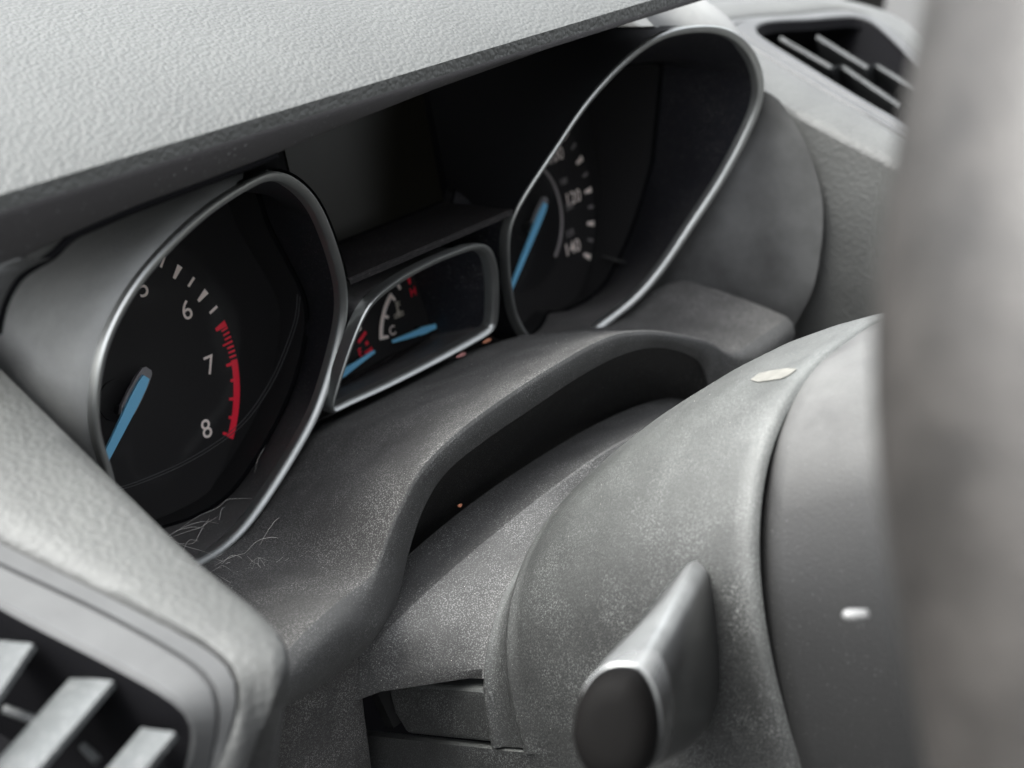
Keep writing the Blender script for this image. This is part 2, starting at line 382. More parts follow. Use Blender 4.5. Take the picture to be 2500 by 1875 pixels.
# speedometer: 28 marks
A0 = R2D(-33.9); DA = R2D(8.786); cs = (DX, 0)
disc(cs, 46.3, -1.2, -.1, M_dial, 'dial_face', spdm)
disc(cs, 26.5, -.1, .5, M_dial2, 'dial_centre', spdm)
for k in range(29):
    big = k % 2 == 0
    plate(radial(cs, A0+k*DA, RI if big else RI+1, R0, 1.3 if big else 1.0, 2.2 if big else 1.3), 0, .12, M_white if big else M_grey, 'tick_mark', spdm)
mb = MB()
mb.loft([[dial2car(*pol(cs, R2D(-50+280*i/80), r), h) for i in range(81)] for r, h in ((23.6, .5), (23.8, 1.0), (24.8, 1.0), (25.0, .5))]); mb.build('inner_ring', M_grey, spdm, 30)
for k, lab in enumerate(('140', '120', '100', '80', '60', '40', '20', '0')):
    a = A0+k*4*DA; p = pol(cs, a, 33.3); text_mesh(lab, (7.0, 7.2), (*p, .2), spdm, M_white, 'numeral', .004)
for k, lab in enumerate(('220', '200', '180', '160')):
    p = pol(cs, A0+R2D(10)+k*R2D(20.2), 30.3); text_mesh(lab, (3.4, 3.6), (*p, .2), spdm, M_grey, 'small_numeral', .004)
disc(cs, 6.3, .5, 1.2, M_dial2, 'needle_hub', spdm)
needle(spdm, (DX, -1.5), (DX+11.2, 6.2), (DX-27, -28), 5, 1.9)

# fuel and temperature gauge in the middle
inn = inset(ring_f, 1.9, -1.6); bk = [Vector((96+(p.x-96)*(.74 if p.x < 96 else .97), p.y-(4.5 if p.y < -10 else 4.5*(15-p.y)/25)*.9, -.2)) for p in ring_f]
tg = MB().loft(dia([inn]+[[a.lerp(b, f) for a, b in zip(inn, bk)] for f in (.3, .7, 1)]), True).build('fuel_temperature_gauge', M_funnel, cluster)
tg['label'] = 'small four-sided fuel and coolant gauge between the dials'
ring_mesh(ring_f, 1.9, 5).build('bezel_ring', M_silver, tg)
fl = [Vector((p.x, p.y, -.6)) for p in inset(bk, -.8)]
MB().fan([d2c(p) for p in fl]).build('dial_face', M_dial, tg)
cT = (128.4, -22.5)
def arc_plate(c, a0, a1, r0, r1, n, matl, name, par, k=14):
    A = [math.radians(a0+(a1-a0)*i/k) for i in range(k+1)]
    return MB().loft([[dial2car(*pol(c, a, r), h) for a in A] for r, h in ((r0, 0), (r0, n), (r1, n), (r1, 0))]).build(name, matl, par, 30, False)
arc_plate(cT, 169, 146, 19.9, 21.6, .15, M_white, 'scale_arc', tg); arc_plate(cT, 144.5, 124, 19.9, 21.6, .15, M_white, 'scale_arc', tg)
for a, r0, ma in ((168, 17.2, M_white), (146, 18.0, M_white), (124, 18.0, M_white), (110, 19.0, M_white), (94, 18.2, M_red)):
    plate(radial(cT, R2D(a), r0, 21.4, 1.0, 1.3), 0, .15, ma, 'tick_mark', tg)
text_mesh('C', (4.6, 4.8), (113.9, -17.6, .2), tg, M_white, 'letter', .006); text_mesh('H', (4.4, 4.6), (127.6, -7.6, .2), tg, M_red, 'letter', .01)
# thermometer symbol
mb = MB(); ic = (118.6, -11.2)
for rect in ((-.45, -.8, .45, 3.0), (.45, 2.2, 1.6, 2.7), (.45, 1.2, 1.6, 1.7), (-2.4, -1.7, 2.4, -1.2), (-2.4, -2.7, 2.4, -2.2)):
    mb.prism([dial2car(ic[0]+x, ic[1]+u, .05) for x, u in ((rect[0], rect[1]), (rect[2], rect[1]), (rect[2], rect[3]), (rect[0], rect[3]))], AN*.12)
mb.prism([dial2car(*pol((ic[0], ic[1]-1.2), 2*math.pi*i/14, 1.0), .06) for i in range(14)], AN*.13); mb.build('thermometer_symbol', mat('symbol_cream', (.42, .38, .32), .6), tg, 30, False)
cF = (83.5, -23.0)
arc_plate(cF, 34, 150, 18.6, 20.2, .15, M_white, 'scale_arc', tg)
for a, r0, r1, ma in ((27, 15.5, 20.4, M_red), (17, 17.6, 19.0, M_red), (8, 15.6, 19.6, M_red), (90, 17, 20, M_white), (150, 16, 20, M_white)):
    plate(radial(cF, R2D(a), r0, r1, 1.2, 1.3), 0, .15, ma, 'tick_mark', tg)
text_mesh('E', (4, 4.2), (97.0, -19.8, .2), tg, M_red, 'letter', .006)
def small_needle(tail, tip, w0, w1):
    a = Vector((*tail, 0)); b = Vector((*tip, 0)); d = (b-a).normalized(); t_ = Vector((-d.y, d.x, 0)); L = (b-a).length
    prof = [(0, w0*.12), (2.2, w0*.62), (L*.35, w0), (L*.6, w0*.7), (L, w1)]
    pl = [(p.x, p.y) for p in [a+d*s_+t_*q for s_, q in prof]+[a+d*s_-t_*q for s_, q in reversed(prof)]]
    return plate(pl, 2.2, .8, M_blue, 'needle', tg)
nn_ = small_needle((135.0, -22.3), (110.8, -20.3), 1.35, .5); MB().tube([dial2car(126.5, -22.2, -.5), dial2car(126.5, -22.2, 2.2)], 2.2, 16).build('spindle', M_dial2, tg)
nn_ = small_needle((76.5, -24.0), (101.3, -20.6), 1.35, .5); MB().tube([dial2car(85, -23, -.5), dial2car(85, -23, 2.2)], 2.2, 16).build('spindle', M_dial2, tg)
plate([(72, -26.0), (124, -25.2), (124, -25.9), (72, -27.0)], 1.0, 1.5, M_recess, 'light_guide', tg)

# black face panel around the gauges, with an opening for the middle gauge
def panel_n(x, u): return 36+.4*u
sideT = [p for p in inset(ring_t, 1.0) if p.x > 30]; sideT.sort(key=lambda p: -p.y); sideT = [p for p in sideT if -36 < p.y < 22]
sideS = [p for p in inset(ring_s, 1.0) if p.x < 160]; sideS.sort(key=lambda p: p.y); sideS = [p for p in sideS if -36 < p.y < 22]
outline = [(p.x, p.y) for p in sideT]+[(60, -36), (140, -36)]+[(p.x, p.y) for p in sideS]
hole = [(p.x, p.y) for p in inset(ring_f, 1.0)]
vs = [Vector(p) for p in outline+hole]; no = len(outline); nh = len(hole)
ed = [(i, (i+1) % no) for i in range(no)]+[(no+i, no+(i+1) % nh) for i in range(nh)]
r_ = delaunay_2d_cdt(vs, ed, [list(range(no)), list(range(no+nh-1, no-1, -1))], 3, 1e-4)
def inpoly(p, poly):
    c = False; n = len(poly)
    for i in range(n):
        a, b = poly[i], poly[i-1]
        if (a[1] > p[1]) != (b[1] > p[1]) and p[0] < (b[0]-a[0])*(p[1]-a[1])/(b[1]-a[1])+a[0]: c = not c
    return c
F = []
for f in r_[2]:
    c = sum((Vector(r_[0][i]) for i in f), Vector((0, 0)))/len(f)
    if inpoly(c, outline) and not inpoly(c, hole): F.append(list(f))
thicken(MB().add([dial2car(v[0], v[1], panel_n(*v)) for v in r_[0]], F).build('face_panel', M_face, cluster, 30, False), .002)

# display recess above it: ledge, side walls, screen
NS = 8.0
def U22(x): return 20.5
a_top = [p for p in inset(ring_s, -1.0) if p.x < 200 and p.y > 18]; a_top.sort(key=lambda p: p.y)
wallS = resample(a_top, 30); scr_r = [Vector((147, 21+62*i/29, NS)) for i in range(30)]
tt = [p for p in inset(ring_t, -1.0) if p.x > 0 and p.y > 18]; tt.sort(key=lambda p: p.y); wallT = resample(tt, 30); scr_l = [Vector((77, 21+62*i/29, NS)) for i in range(30)]
def fill(a, b, k=8, sag=3): return [[p.lerp(q, f/k)+Vector((0, 0, -sag*math.sin(f/k*math.pi))) for p, q in zip(a, b)] for f in range(k+1)]
rc = MB().loft(dia(fill(wallS, scr_r))).build('display_recess', M_wall, cluster)
MB().loft(dia(fill(wallT, scr_l))).build('recess_wall', M_wall, rc)
xa, xb = wallT[0].x-2, wallS[0].x+2
led_f = [Vector((xa+(xb-xa)*i/20, 19.6, panel_n(0, 19.6)+.4)) for i in range(21)]; led_b = [Vector((77+(147-77)*i/20, 21.0, NS)) for i in range(21)]
led_d = [Vector((p.x, p.y-1.6, p.z+.3)) for p in led_f]
MB().loft(dia([led_d, [p+Vector((0, -.3, .35)) for p in led_f], [p+Vector((0, .35, -.3)) for p in led_f]]+fill(led_f, led_b, 6, 0)[1:])).build('ledge', M_recess, rc)
MB().prism([dial2car(x, u, NS-3) for x, u in ((76, 18), (148.5, 18), (148.5, 84), (76, 84))], AN*2).build('display_frame', M_dark, cluster, 30, False)
MB().prism([dial2car(x, u, NS-1) for x, u in ((78, 22), (144, 22), (144, 82), (78, 82))], AN*.8).build('display_screen', M_screen, cluster, 30, False)

# outer housings of the two big dials
def housing(ringP, sgn, cx0):
    out1 = inset(ringP, -.4, -2.5)
    rows = [inset(ringP, .3, -2.2), out1]
    cen = Vector((cx0, 6, 0))
    for k, (sc1, dn) in enumerate(((.02, -8), (.05, -20), (.08, -36), (.10, -56), (.11, -75))):
        rows.append([p+(p-cen)*(sc1 if sgn < 0 else sc1*3)+Vector((0, 0, dn)) for p in out1])
    rows = [[Vector((q.x, q.y, max(q.z, 2))) for q in r] for r in rows]
    idx = [i for i, p in enumerate(ringP) if ((p.x-cx0)*sgn > -14 or p.y > 62) and (sgn < 0 or (p.y > 46 and p.x > DX-2))]
    # contiguous run
    n = len(ringP); st = next(i for i in range(n) if i in idx and (i-1) % n not in idx)
    run = []; i = st
    while i % n in idx and len(run) < n: run.append(i % n); i += 1
    rows = [[r[i] for i in run] for r in rows]
    MB().loft(dia(rows)).build('housing', M_shell, tach if sgn < 0 else spdm, 60)
housing(ring_t, -1, 0); housing(ring_s, 1, DX)

fa = [p for p in ring_s if p.x > DX+6]
fa.sort(key=lambda p: -p.y); fa = [p for p in fa if p.x > DX+8 and p.y < 45]
fa = resample([d2c(p+Vector((.3, 0, -2.4))) for p in fa], 40)
arc = resample(cr([at_x(x, y, 250.8) for x, y in ((1660,200),(1690,225),(1740,310),(1770,400),(1778,470),(1770,560),(1750,640),(1700,730))], 120), 40)
MB().loft([[p.lerp(q, f)+Vector((2*math.sin(f*math.pi), 16*math.sin(f*math.pi)**.8 if 0 < f < 1 else 0, 0)) for p, q in zip(fa, arc)] for f in [k/12 for k in range(13)]]).build('housing_flare', M_flare, spdm, 60)

# ------------------------------------------------------------------ dashboard pad over the cluster
pad = thing('dashboard_pad', 'grey grained dashboard pad forming the hood above the cluster', 'dashboard', (96, -20, 100))
def extrude_x(prof_l, xs, warp=None):
    rows = []
    for x in xs: rows.append([Vector((x, y, z)) if warp is None else warp(x, y, z) for y, z in prof_l])
    return rows
xs = [-82+ (272+2)*i/50 for i in range(51)]
prof = [(-72, 100.5), (-73.0, 101.4), (-73.3, 102.6), (-72.6, 104.0), (-71, 105.0), (-66, 106.9), (-58, 109.2), (-50, 111.2), (-34, 114.4), (-10, 118), (30, 122), (90, 125), (180, 126), (300, 122)]
prof = cr([Vector((0, a, b)) for a, b in prof], 70)
MB().loft(extrude_x([(p.y, p.z) for p in prof], xs)).build('pad_skin', M_pad, pad, 60)
# fascia band below the pad: taller at the left
rows = []
for x in xs:
    zb = interp(x, [(-82, 84), (-65, 90), (-41, 92.3), (0, 93.8), (30, 96), (60, 97.6), (110, 99), (200, 99.5)])
    rows.append([Vector((x, y, z)) for y, z in ((-71, 102.5), (-72.2, 101.0), (-72.0, 99.8+.0*x), (-71.5, zb+1), (-70.5, zb), (-60, zb+1.5), (-30, 94), (10, 92))])
MB().loft(rows).build('fascia', M_fascia, pad, 50)
MB().loft([[Vector((192, y, z)) for y, z in ((-71, 100), (10, 92), (10, 60))], [Vector((-40, y, z)) for y, z in ((-71, 100), (10, 92), (10, 60))]]).build('hood_lining', M_dark, pad, 30)

side = [p for p in prof]
MB().loft([[Vector((-82-dx, p.y+dy, max(p.z-dz, 46))) for p in side] for dx, dy, dz in ((0, 0, 0), (1.2, 6, .8), (3, 18, 3), (5.5, 32, 8), (8, 44, 18), (12, 54, 36), (20, 60, 56), (38, 66, 70))]).build('pad_side', M_pad, pad, 60)
rows = []
for i in range(25):
    x = 262+i*14; r_ = []
    for j in range(14):
        y = 6+j*20; r_.append(Vector((x, y, 62.5+.03*(y-13)-.125*(min(x, 440)-272))))
    rows.append([r_[0]+Vector((0, .5, -3))]+r_)
MB().loft(rows).build('dash_top', M_pad, pad, 60)

# side wall of the hood down to the left vent trim
def gapcurve():
    return cr([at_y(x, y, -70) for x, y in ((120, 553), (75, 572), (40, 597), (18, 632), (4, 668), (-6, 720))], 24)
g0 = gapcurve()
MB().loft([[p+Vector((2.5, 3, -1.0)) for p in g0], g0, [p+Vector((-2, -1.5, .6)) for p in g0], [p+Vector((-9, -2, 3+i*.02)) for i, p in enumerate(g0)], [p+Vector((-40, 10, 6)) for p in g0]]).build('side_cheek', M_trim, pad, 60)

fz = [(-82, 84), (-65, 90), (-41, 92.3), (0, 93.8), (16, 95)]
gap_path = [p for p in reversed(g0)]+[Vector((x, -70.2, interp(x, fz)-.6)) for x in range(-56, 9, 6)]
MB().tube(smooth(cr(gap_path, 80), 10, False), 1.0, 8).build('gap_shadow_strip', M_dark, pad, 60)  # dark tube added to draw the shadowed gap under the fascia

# ------------------------------------------------------------------ shelf under the dials with the arch over the column
shelf = thing('cluster_shelf', 'dusty dark trim shelf below the dials with an arch over the column', 'trim panel', (95, -90, -20))
CREASE = [(-68,-121,-7),(-52,-117,-8.5),(-38,-112,-10.5),(-20,-106,-13),(-6,-102,-15.5),(3,-100.5,-16.5),(7,-100,-13),(11,-100,-6),(18,-100,3.5),(26,-100,9.5),(41,-100,13.8),(61,-100,16.2),(83,-100,17.3),(106,-100,17),(125,-100,12.5),(146,-100,4),(170,-100,-8),(183,-100,-17),(190,-100,-20),(200,-100,-20),(215,-100,-19.5),(228,-99.5,-19.5)]
NCR = 150
crease = smooth(cr(CREASE, NCR), 2, False)
zc_tab = [(-70,-34),(-11,-34),(12,-36),(37,-26),(50,-17.5),(60,-16),(96,-16.5),(131,-16.5),(147,-19),(165,-25),(189,-30),(215,-30),(240,-32)]
rows = []
yc = -38
for f in (-.5, -.2, 0, .12, .25, .4, .55, .7, .82, .91, .965, .99):
    r = []
    for p in crease:
        zc = interp(p.x, zc_tab) if p.x < 205 else interp(p.x, [(205, -30), (222, -22), (240, -21)])
        y = yc+(p.y-yc)*f; ff = max(f, 0)
        # flat near the dials, bulging up towards the crease
        hgt = zc+(p.z-zc)*(ff**1.15) + 2.2*math.sin(min(max(f, 0), 1)*math.pi)
        if f < 0: hgt = zc+f*40
        r.append(Vector((p.x, y, hgt)))
    rows.append(r)
rows.append([p+Vector((0, -.55, -.25)) for p in crease]); 
top = MB().loft(rows).build('shelf_top', M_shelf, shelf, 35)
LOW = [(600,1535),(690,1485),(760,1432),(800,1395),(838,1345),(862,1290),(880,1205),(912,1105),(962,1022),(1050,950),(1150,882),(1250,815),(1330,772),(1400,752),(1460,757),(1510,782),(1530,830)]
low = [at_y(x, y, -99) for x, y in LOW]
low = [at_y(520,1560,-105)]+low+[Vector((178,-98,-32)), Vector((190,-98,-44)), Vector((212,-97,-44)), Vector((229,-96,-42))]
low = smooth(resample(cr(low, 120), NCR), 2, False)
# pair by position along each curve's key points
def roll(x): return min(max((8-x)/18, 0), 1)+min(max((x-186)/14, 0), 1)
f1 = [p+Vector((0, -.9-2.2*roll(p.x), -.9-1.0*roll(p.x))) for p in crease]
f2 = [p+Vector((0, -1.2-3.6*roll(p.x), -1.6-3.6*roll(p.x))) for p in crease]
mid = [p.lerp(q, .5)+Vector((0, -.8-3.2*roll(p.x), 0)) for p, q in zip(f1, low)]
rows = [[p+Vector((0, -.55, -.25)) for p in crease], f1, f2, mid, low, [q+Vector((0, .8, .5)) for q in low]]
under = [[q+Vector((0, .8, .5)) for q in low],
        [q+Vector((0, 3, -3.0)) for q in low], [Vector((95+(q.x-95)*.98, q.y+8, q.z-12)) for q in low], [Vector((95+(q.x-95)*.96, q.y+14, q.z-26)) for q in low], [Vector((95+(q.x-95)*.95, q.y+30, q.z-60)) for q in low]]
MB().loft(under).build('arch_underside', mat('underside_shade_black', (.011, .0108, .0106), .7, grain=('noise', 1500, .2, .5), speck=(2400, .6, (.25, .25, .24), .35), spec=.2), shelf, 50)  # darker than the arch face: its shade is put into the colour
MB().loft(rows).build('arch_face', mat('arch_plastic', (.026, .0262, .0258), .75, grain=('noise', 1800, .25, .6), speck=(2400, .56, (.24, .24, .235), .4), patch=(55, .75, 1.25), dust=((.085, .085, .083), .5)), shelf, 50)
# right end of the shelf
er = [rows_[-1] for rows_ in ()]
endT = [Vector((228, -38+(-99.5+38)*f, interp(228, [(205, -30), (222, -22), (240, -21)]) + (0)*f)) for f in (-.4, 0, .25, .5, .75, .95)]
endT = [Vector((p.x, p.y, p.z+ (2.0 if 0 < i < 5 else 0))) for i, p in enumerate(endT)]
MB().loft([endT, [p+Vector((2.2, 0, -.3)) for p in endT], [p+Vector((4.2, 0, -1.6)) for p in endT], [p+Vector((5.4, 0, -4.5)) for p in endT], [p+Vector((5, 1, -14)) for p in endT], [p+Vector((3, 3, -30)) for p in endT]]).build('shelf_end', M_shelf, shelf, 60)

# ------------------------------------------------------------------ steering column: gaiter, cover
gait = thing('column_gaiter', 'dusty flexible gaiter closing the gap between dash and steering column', 'gaiter', (95, -100, -40))
def halfarc(y0, y1, xl, zl, zt, n=60, p=2.3, dip=0):
    """arch over the column from lower left over the top to lower right"""
    out = []
    for i in range(n):
        a = math.pi*(1-i/(n-1)); c, s_ = math.cos(a), math.sin(a)
        X = math.copysign(abs(c)**(2/p), c); Z = abs(s_)**(2/p)
        out.append(Vector((92+(92-xl)*X, y0+(y1-y0)*Z, zl+(zt-zl)*Z)))
    return out
O = Vector((92, -84, -93)); AV = Vector((0, -.891, .454)); AW = Vector((0, .454, .891))
def sec(v, hw, wb, wt, n=60, p=2.6, dv=0):
    out = []
    for i in range(n):
        a = math.pi*(1-i/(n-1)); c, s_ = math.cos(a), math.sin(a)
        X = math.copysign(abs(c)**(2/p), c); Z = abs(s_)**(2/p)
        out.append(O+Vector((hw*X, 0, 0))+AV*(v+dv*Z)+AW*(wb+(wt-wb)*Z))
    return out
gr0 = sec(-18, 76, 16, 40, p=2.2); gr1 = sec(4, 83, 21, 49.5, p=2.1); gcr = sec(36, 88.5, 37, 58, p=1.6, dv=24); gm = sec(46, 76.5, 21, 51.5, p=2.4, dv=16); ge0 = sec(54.6, 73.3, 20.5, 50.2, p=2.7, dv=9.0); ge = sec(62, 69.5, 20.5, 48, p=2.7, dv=6)
def clipsec(v, hw, wt, wcut, dv):
    P = [p for p in sec(v, hw, 0, wt, n=500, p=2.7, dv=dv) if (p-O).dot(AW) >= wcut]; return resample(P, 60)
ge0 = clipsec(54.4, 73.3, 50.1, 20.5, 8.6); ge = clipsec(60, 70.5, 49, 20.5, 6.4)
gcr = smooth(resample([O+Vector((-87.5, 0, 0))+AV*35+AW*25]+gcr+[O+Vector((87.5, 0, 0))+AV*35+AW*25], 60), 1, False)
gm = [a.lerp(b, .72)+AV*.4 for a, b in zip(gcr, ge0)]; gm[0] = ge0[0]-AV*5; gm[-1] = ge0[-1]-AV*5
gw0 = sec(8, 107, 20, 50, p=2.2, dv=18); gw1 = sec(16, 106, 24, 59.5, p=2.2, dv=21)
MB().loft([gw0, gw1, gcr]).build('gaiter_wall', mat('gaiter_wall', (.015, .0148, .0145), .8, grain=('noise', 1600, .25, .6), speck=(2400, .57, (.3, .3, .29), .5), patch=(60, .6, 1.3), dust=((.04, .04, .039), .4)), gait, 30)  # darker than the skin, with the arch's shade painted in
rws = [gcr, [a.lerp(b, .08)+AV*.5 for a, b in zip(gcr, gm)], gm, ge0, ge]
MB().loft(rws).build('gaiter_skin', mat('gaiter_rubber', (.017, .0165, .016), .75, grain=('leather', 900, .18, .5), speck=(2600, .53, (.24, .24, .235), .5), patch=(60, .7, 1.3), dust=((.08, .08, .078), .55)), gait, 30)

cover = thing('steering_column_cover', 'grey plastic steering column cover, dusty, with a raised top hump', 'column cover', (92, -190, -20))
TOPW = [(52, 47.5), (58, 51), (64, 54.5), (79, 62.5), (100, 72), (120, 78), (133, 81), (150, 82.5), (200, 84), (260, 84)]
st = []
for v, hw, dw in ((53.3, 70, -3.0), (53.6, 72.0, -.4), (54.4, 72.9, .8), (55.4, 73.0, .9), (56.6, 72.2, 0), (58, 71.4, -.8), (64.8, 71.2, -.9), (66.2, 71.8, -.3), (67.4, 73.4, 1.3), (68.6, 74.0, 1.9), (69.8, 73.9, 1.8), (71.5, 73.3, 1.1), (75, 73.2, 1), (84, 73.2, 1), (95, 73, 1), (110, 73, 1), (125, 73, 1), (138, 73, 1), (150, 73.2, 1.2), (153.5, 73, 1.1), (155.2, 72, .3), (155.8, 70.4, -1.2)):
    st.append(sec(v, hw, 0, interp(v, TOPW)+dw, p=2.7, dv=0 if v > 76 else 8*(76-v)/20))
upper_cover_ = MB().loft(st).build('upper_cover', M_col, cover, 50)
tongue = [Vector((21.5, 0, 0))]
def sideplate(x, pts, th, matl, name, par):
    return MB().prism([Vector((x, (O+AV*v+AW*w_).y, (O+AV*v+AW*w_).z)) for v, w_ in pts], Vector((th, 0, 0)))
tg_ = sideplate(20.6, [(17, 0.6), (60, 0.6), (60, 17.5), (19, 17.5), (15.5, 15), (14.5, 8)], 10, M_col, 'tongue', cover).build('side_tongue', M_col, cover, 30, False)
bv = tg_.modifiers.new('bevel', 'BEVEL'); bv.width = .0016; bv.segments = 3
sideplate(23.5, [(4, .6), (8, .6), (5.5, 17), (2.5, 17)], 6, M_black, 'rib', cover).build('inner_rib', M_black, cover, 30, False)
lo = [sec(v, hw, 0, -45, p=3.0) for v, hw in ((-14, 73), (60, 73.2), (150, 73), (175, 71))]
MB().loft(lo).build('lower_cover', M_col, cover, 50)
sideplate(19.2, [(-14, -1), (160, -1), (160, -46), (-14, -46)], 4, M_col, 'x', cover).build('lower_side', M_col, cover, 30, False)
nk = [sec(v, hw, -30, wt, p=2.7) for v, hw, wt in ((140, 66, 76), (152, 71.3, 82.2), (157, 71.6, 82.9), (160, 71.0, 83), (180, 63, 83.4), (210, 53, 82.5), (240, 44, 79))]
MB().loft(nk).build('neck_cover', M_black, cover, 50)

cv = upper_cover_.data; best = None
dsc = (at_x(1672, 812, 60)-CAM).normalized(); hits = []
from mathutils.bvhtree import BVHTree
bv_ = BVHTree.FromPolygons([(v.co+loc_of(cover))/MM for v in cv.vertices], [list(p.vertices) for p in cv.polygons])
def on_cover(px, py):
    h = bv_.ray_cast(CAM, ray(px*S, py*S).normalized()); return h[0], h[1]
V = []; 
for (x, y) in ((1622,822),(1640,808),(1668,802),(1700,797),(1722,799),(1705,812),(1690,819),(1660,824),(1638,827)):
    h, n_ = on_cover(x, y)
    if h is not None: V.append(h+(n_ if n_.z > 0 else -n_)*.25)
if len(V) > 4: MB().prism(V, Vector((0, -.02, .06))).build('pale_mark', mat('pale_mark_tone', (.105, .103, .092), .8, patch=(200, .8, 1.1)), cover, None, False)  # thin pale patch laid on the cover

# ------------------------------------------------------------------ turn signal stalk
stk = thing('turn_signal_stalk', 'glossy dark turn signal stalk pointing at the viewer from the column', 'stalk', (22, -190, -20))
tip = at_x(1322, 1572, -46); base = at_x(1440, 1408, 14)
ax = (tip-base); Ls = ax.length; ax.normalize()
side = Vector((0, -.92, .4)); side = (side-ax*side.dot(ax)).normalized(); upv = side.cross(ax).normalized()
if upv.z < 0: upv = -upv
SP = cr([Vector((.80, .98, 0)), Vector((.55, 1.0, 0)), Vector((-.25, .52, 0)), Vector((-.9, -.05, 0)), Vector((-1.0, -.35, 0)), Vector((-.75, -.82, 0)), Vector((0, -1, 0)), Vector((.75, -.85, 0)), Vector((1, -.3, 0)), Vector((1.02, .35, 0)), Vector((.93, .85, 0))], 56, True)
def stalk_sec(f, a, b):
    c = base+ax*(Ls*f); w_ = min(max((f-.35)/.5, 0), 1)*.75; out = []
    for q in SP:          # the blade rounds off towards its end
        r_ = Vector((q.x, q.y, 0)).normalized(); q2 = q.lerp(r_, w_); out.append(c+side*(a*q2.x)+upv*(b*q2.y))
    return out
rws = [stalk_sec(f, a, b) for f, a, b in ((-.5, 9, 11), (-.34, 10.5, 15), (-.15, 11.5, 19.5), (.05, 11.5, 20.5), (.3, 11, 18.5), (.6, 9.8, 15.2), (.85, 8.4, 12), (.93, 8.1, 11.3))]
MB().loft(rws, True).build('stalk_body', M_stalk, stk, 50)
MB().loft([stalk_sec(f, a, b) for f, a, b in ((-1.0, 12, 13), (-.5, 13.5, 14.5), (-.3, 13.2, 13.5), (-.26, 10, 11))], True).build('collar', M_black, stk, 50)
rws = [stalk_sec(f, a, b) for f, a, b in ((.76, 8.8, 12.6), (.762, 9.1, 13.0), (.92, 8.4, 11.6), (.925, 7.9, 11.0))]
MB().loft(rws, True).build('band', M_glint_band, stk, 50)  # added ring that carries the painted highlight near the tip
rws = [stalk_sec(f, a, b) for f, a, b in ((.935, 7.4, 10.5), (.94, 8.0, 11.2), (.985, 7.9, 11.0), (1.01, 7.2, 10.2), (1.03, 5.6, 8.2), (1.036, 3, 5))]
MB().loft(rws, True).fan(rws[-1]).build('end_cap', M_cap_end, stk, 50)

# ------------------------------------------------------------------ steering wheel
WC = Vector((79, -324, 72)); TW = math.radians(25)
WX = Vector((1, 0, 0)); WV = Vector((0, math.sin(TW), math.cos(TW))); WN = Vector((0, -math.cos(TW), math.sin(TW)))
wheel = thing('steering_wheel', 'grey leather steering wheel rim, out of focus at the right edge', 'steering wheel', WC)
RW = 184
rim_a = [2*math.pi*i/200 for i in range(200)]
def grip(a):      # thumb grips swell the rim at ten and two o'clock
    return 17.3+sum(4.2*math.exp(-((a-g)/R2D(10.5))**2) for g in (R2D(152), R2D(28)))
MB().tube([WC+WX*(RW*math.cos(a))+WV*(RW*math.sin(a)) for a in rim_a], [grip(a) for a in rim_a], 28, True).build('rim', M_wheel, wheel, 60)
hub = [[WC+WN*z+WX*(r*1.1*math.cos(a))+WV*(r*math.sin(a)) for a in [2*math.pi*i/48 for i in range(48)]] for r, z in ((40, -45), (62, -30), (70, -5), (66, 10), (40, 18))]
MB().loft(hub, True).fan(hub[-1]).build('hub', M_black, wheel, 50)
for a in (math.radians(5), math.radians(175), math.radians(-90)):
    d = WX*math.cos(a)+WV*math.sin(a); t_ = WN.cross(d)
    MB().loft([[WC+d*r+t_*(wd*math.cos(q))+WN*(6*math.sin(q)-3) for q in [2*math.pi*i/16 for i in range(16)]] for r, wd in ((55, 26), (100, 17), (150, 14), (178, 18))], True).build('spoke', M_black, wheel, 50)

pc = at_y(1848, 1328, -240)
MB().loft([[pc+FWD*0+RIGHT*(x_+math.cos(t_)*0)+DOWN*(math.cos(t_)*r)+FWD*(math.sin(t_)*r) for t_ in [2*math.pi*i/16 for i in range(16)]] for x_, r in ((-2.4, .3), (-2.1, .7), (-1.4, 1.0), (0, 1.05), (2, 1.0), (2.4, .5))], True).build('pale_piece', mat('pale_piece_grey', (.13, .13, .13), .4), wheel, 50)  # small pale rounded piece near the wheel

# ------------------------------------------------------------------ air vents and their grained surrounds
def zface(x, y): return 44.1+.198*(y+80)+.1*(x+111)
OUTL = {  # closed outlines, rear inner corner first, clockwise round the front (px points lie on the vent face)
 'op': [(-132,-19),(-124,-38),(-111,-80)]+[(0,1482),(244,1608),(407,1697),(468,1738),(484,1779),(456,1875)],
 'mid': [(-121,-14),(-114,-40),(-104,-80)]+[(0,1382),(244,1494),(508,1645),(545,1697),(541,1738),(508,1875)],
 'gr': [(-116,-10),(-108,-40),(-98,-80)]+[(0,1319),(285,1461),(570,1612),(590,1636),(598,1689),(570,1779),(525,1875)]}
FOLD = {'op': (-151, [(484,1779),(456,1875)]), 'mid': (-152.5, [(541,1738),(508,1875)]), 'gr': (-154, [(598,1689),(570,1779),(525,1875)]), 'out': (-156, [(700,1616),(651,1754),(602,1875)])}
def folded(key, k):
    """the frame turns over the corner and runs down the front, then round the hidden far side"""
    yv, px = FOLD[key]; P = [on_plane(x, y, (0, 1, 0), yv) for x, y in px]
    d = (P[-1]-P[0]).normalized(); P += [P[-1]+d*14, P[-1]+d*30+Vector((-4, 1, 2)), P[-1]+d*42+Vector((-16, 2, 2))]
    e = P[-1]
    P += [Vector((e.x-22-k*.5, yv+4, e.z+2-k*.3)), Vector((-158-k, -128, 8)), Vector((-176-k, -98, 26)), Vector((-200-k, -58, 40)), Vector((-220-k, -30+k*.2, 45)), Vector((-218-k*.8, -22+k, 46)), Vector((-185, -17+k, 49.5)), Vector((-152, -13+k, 53.5))]
    return P
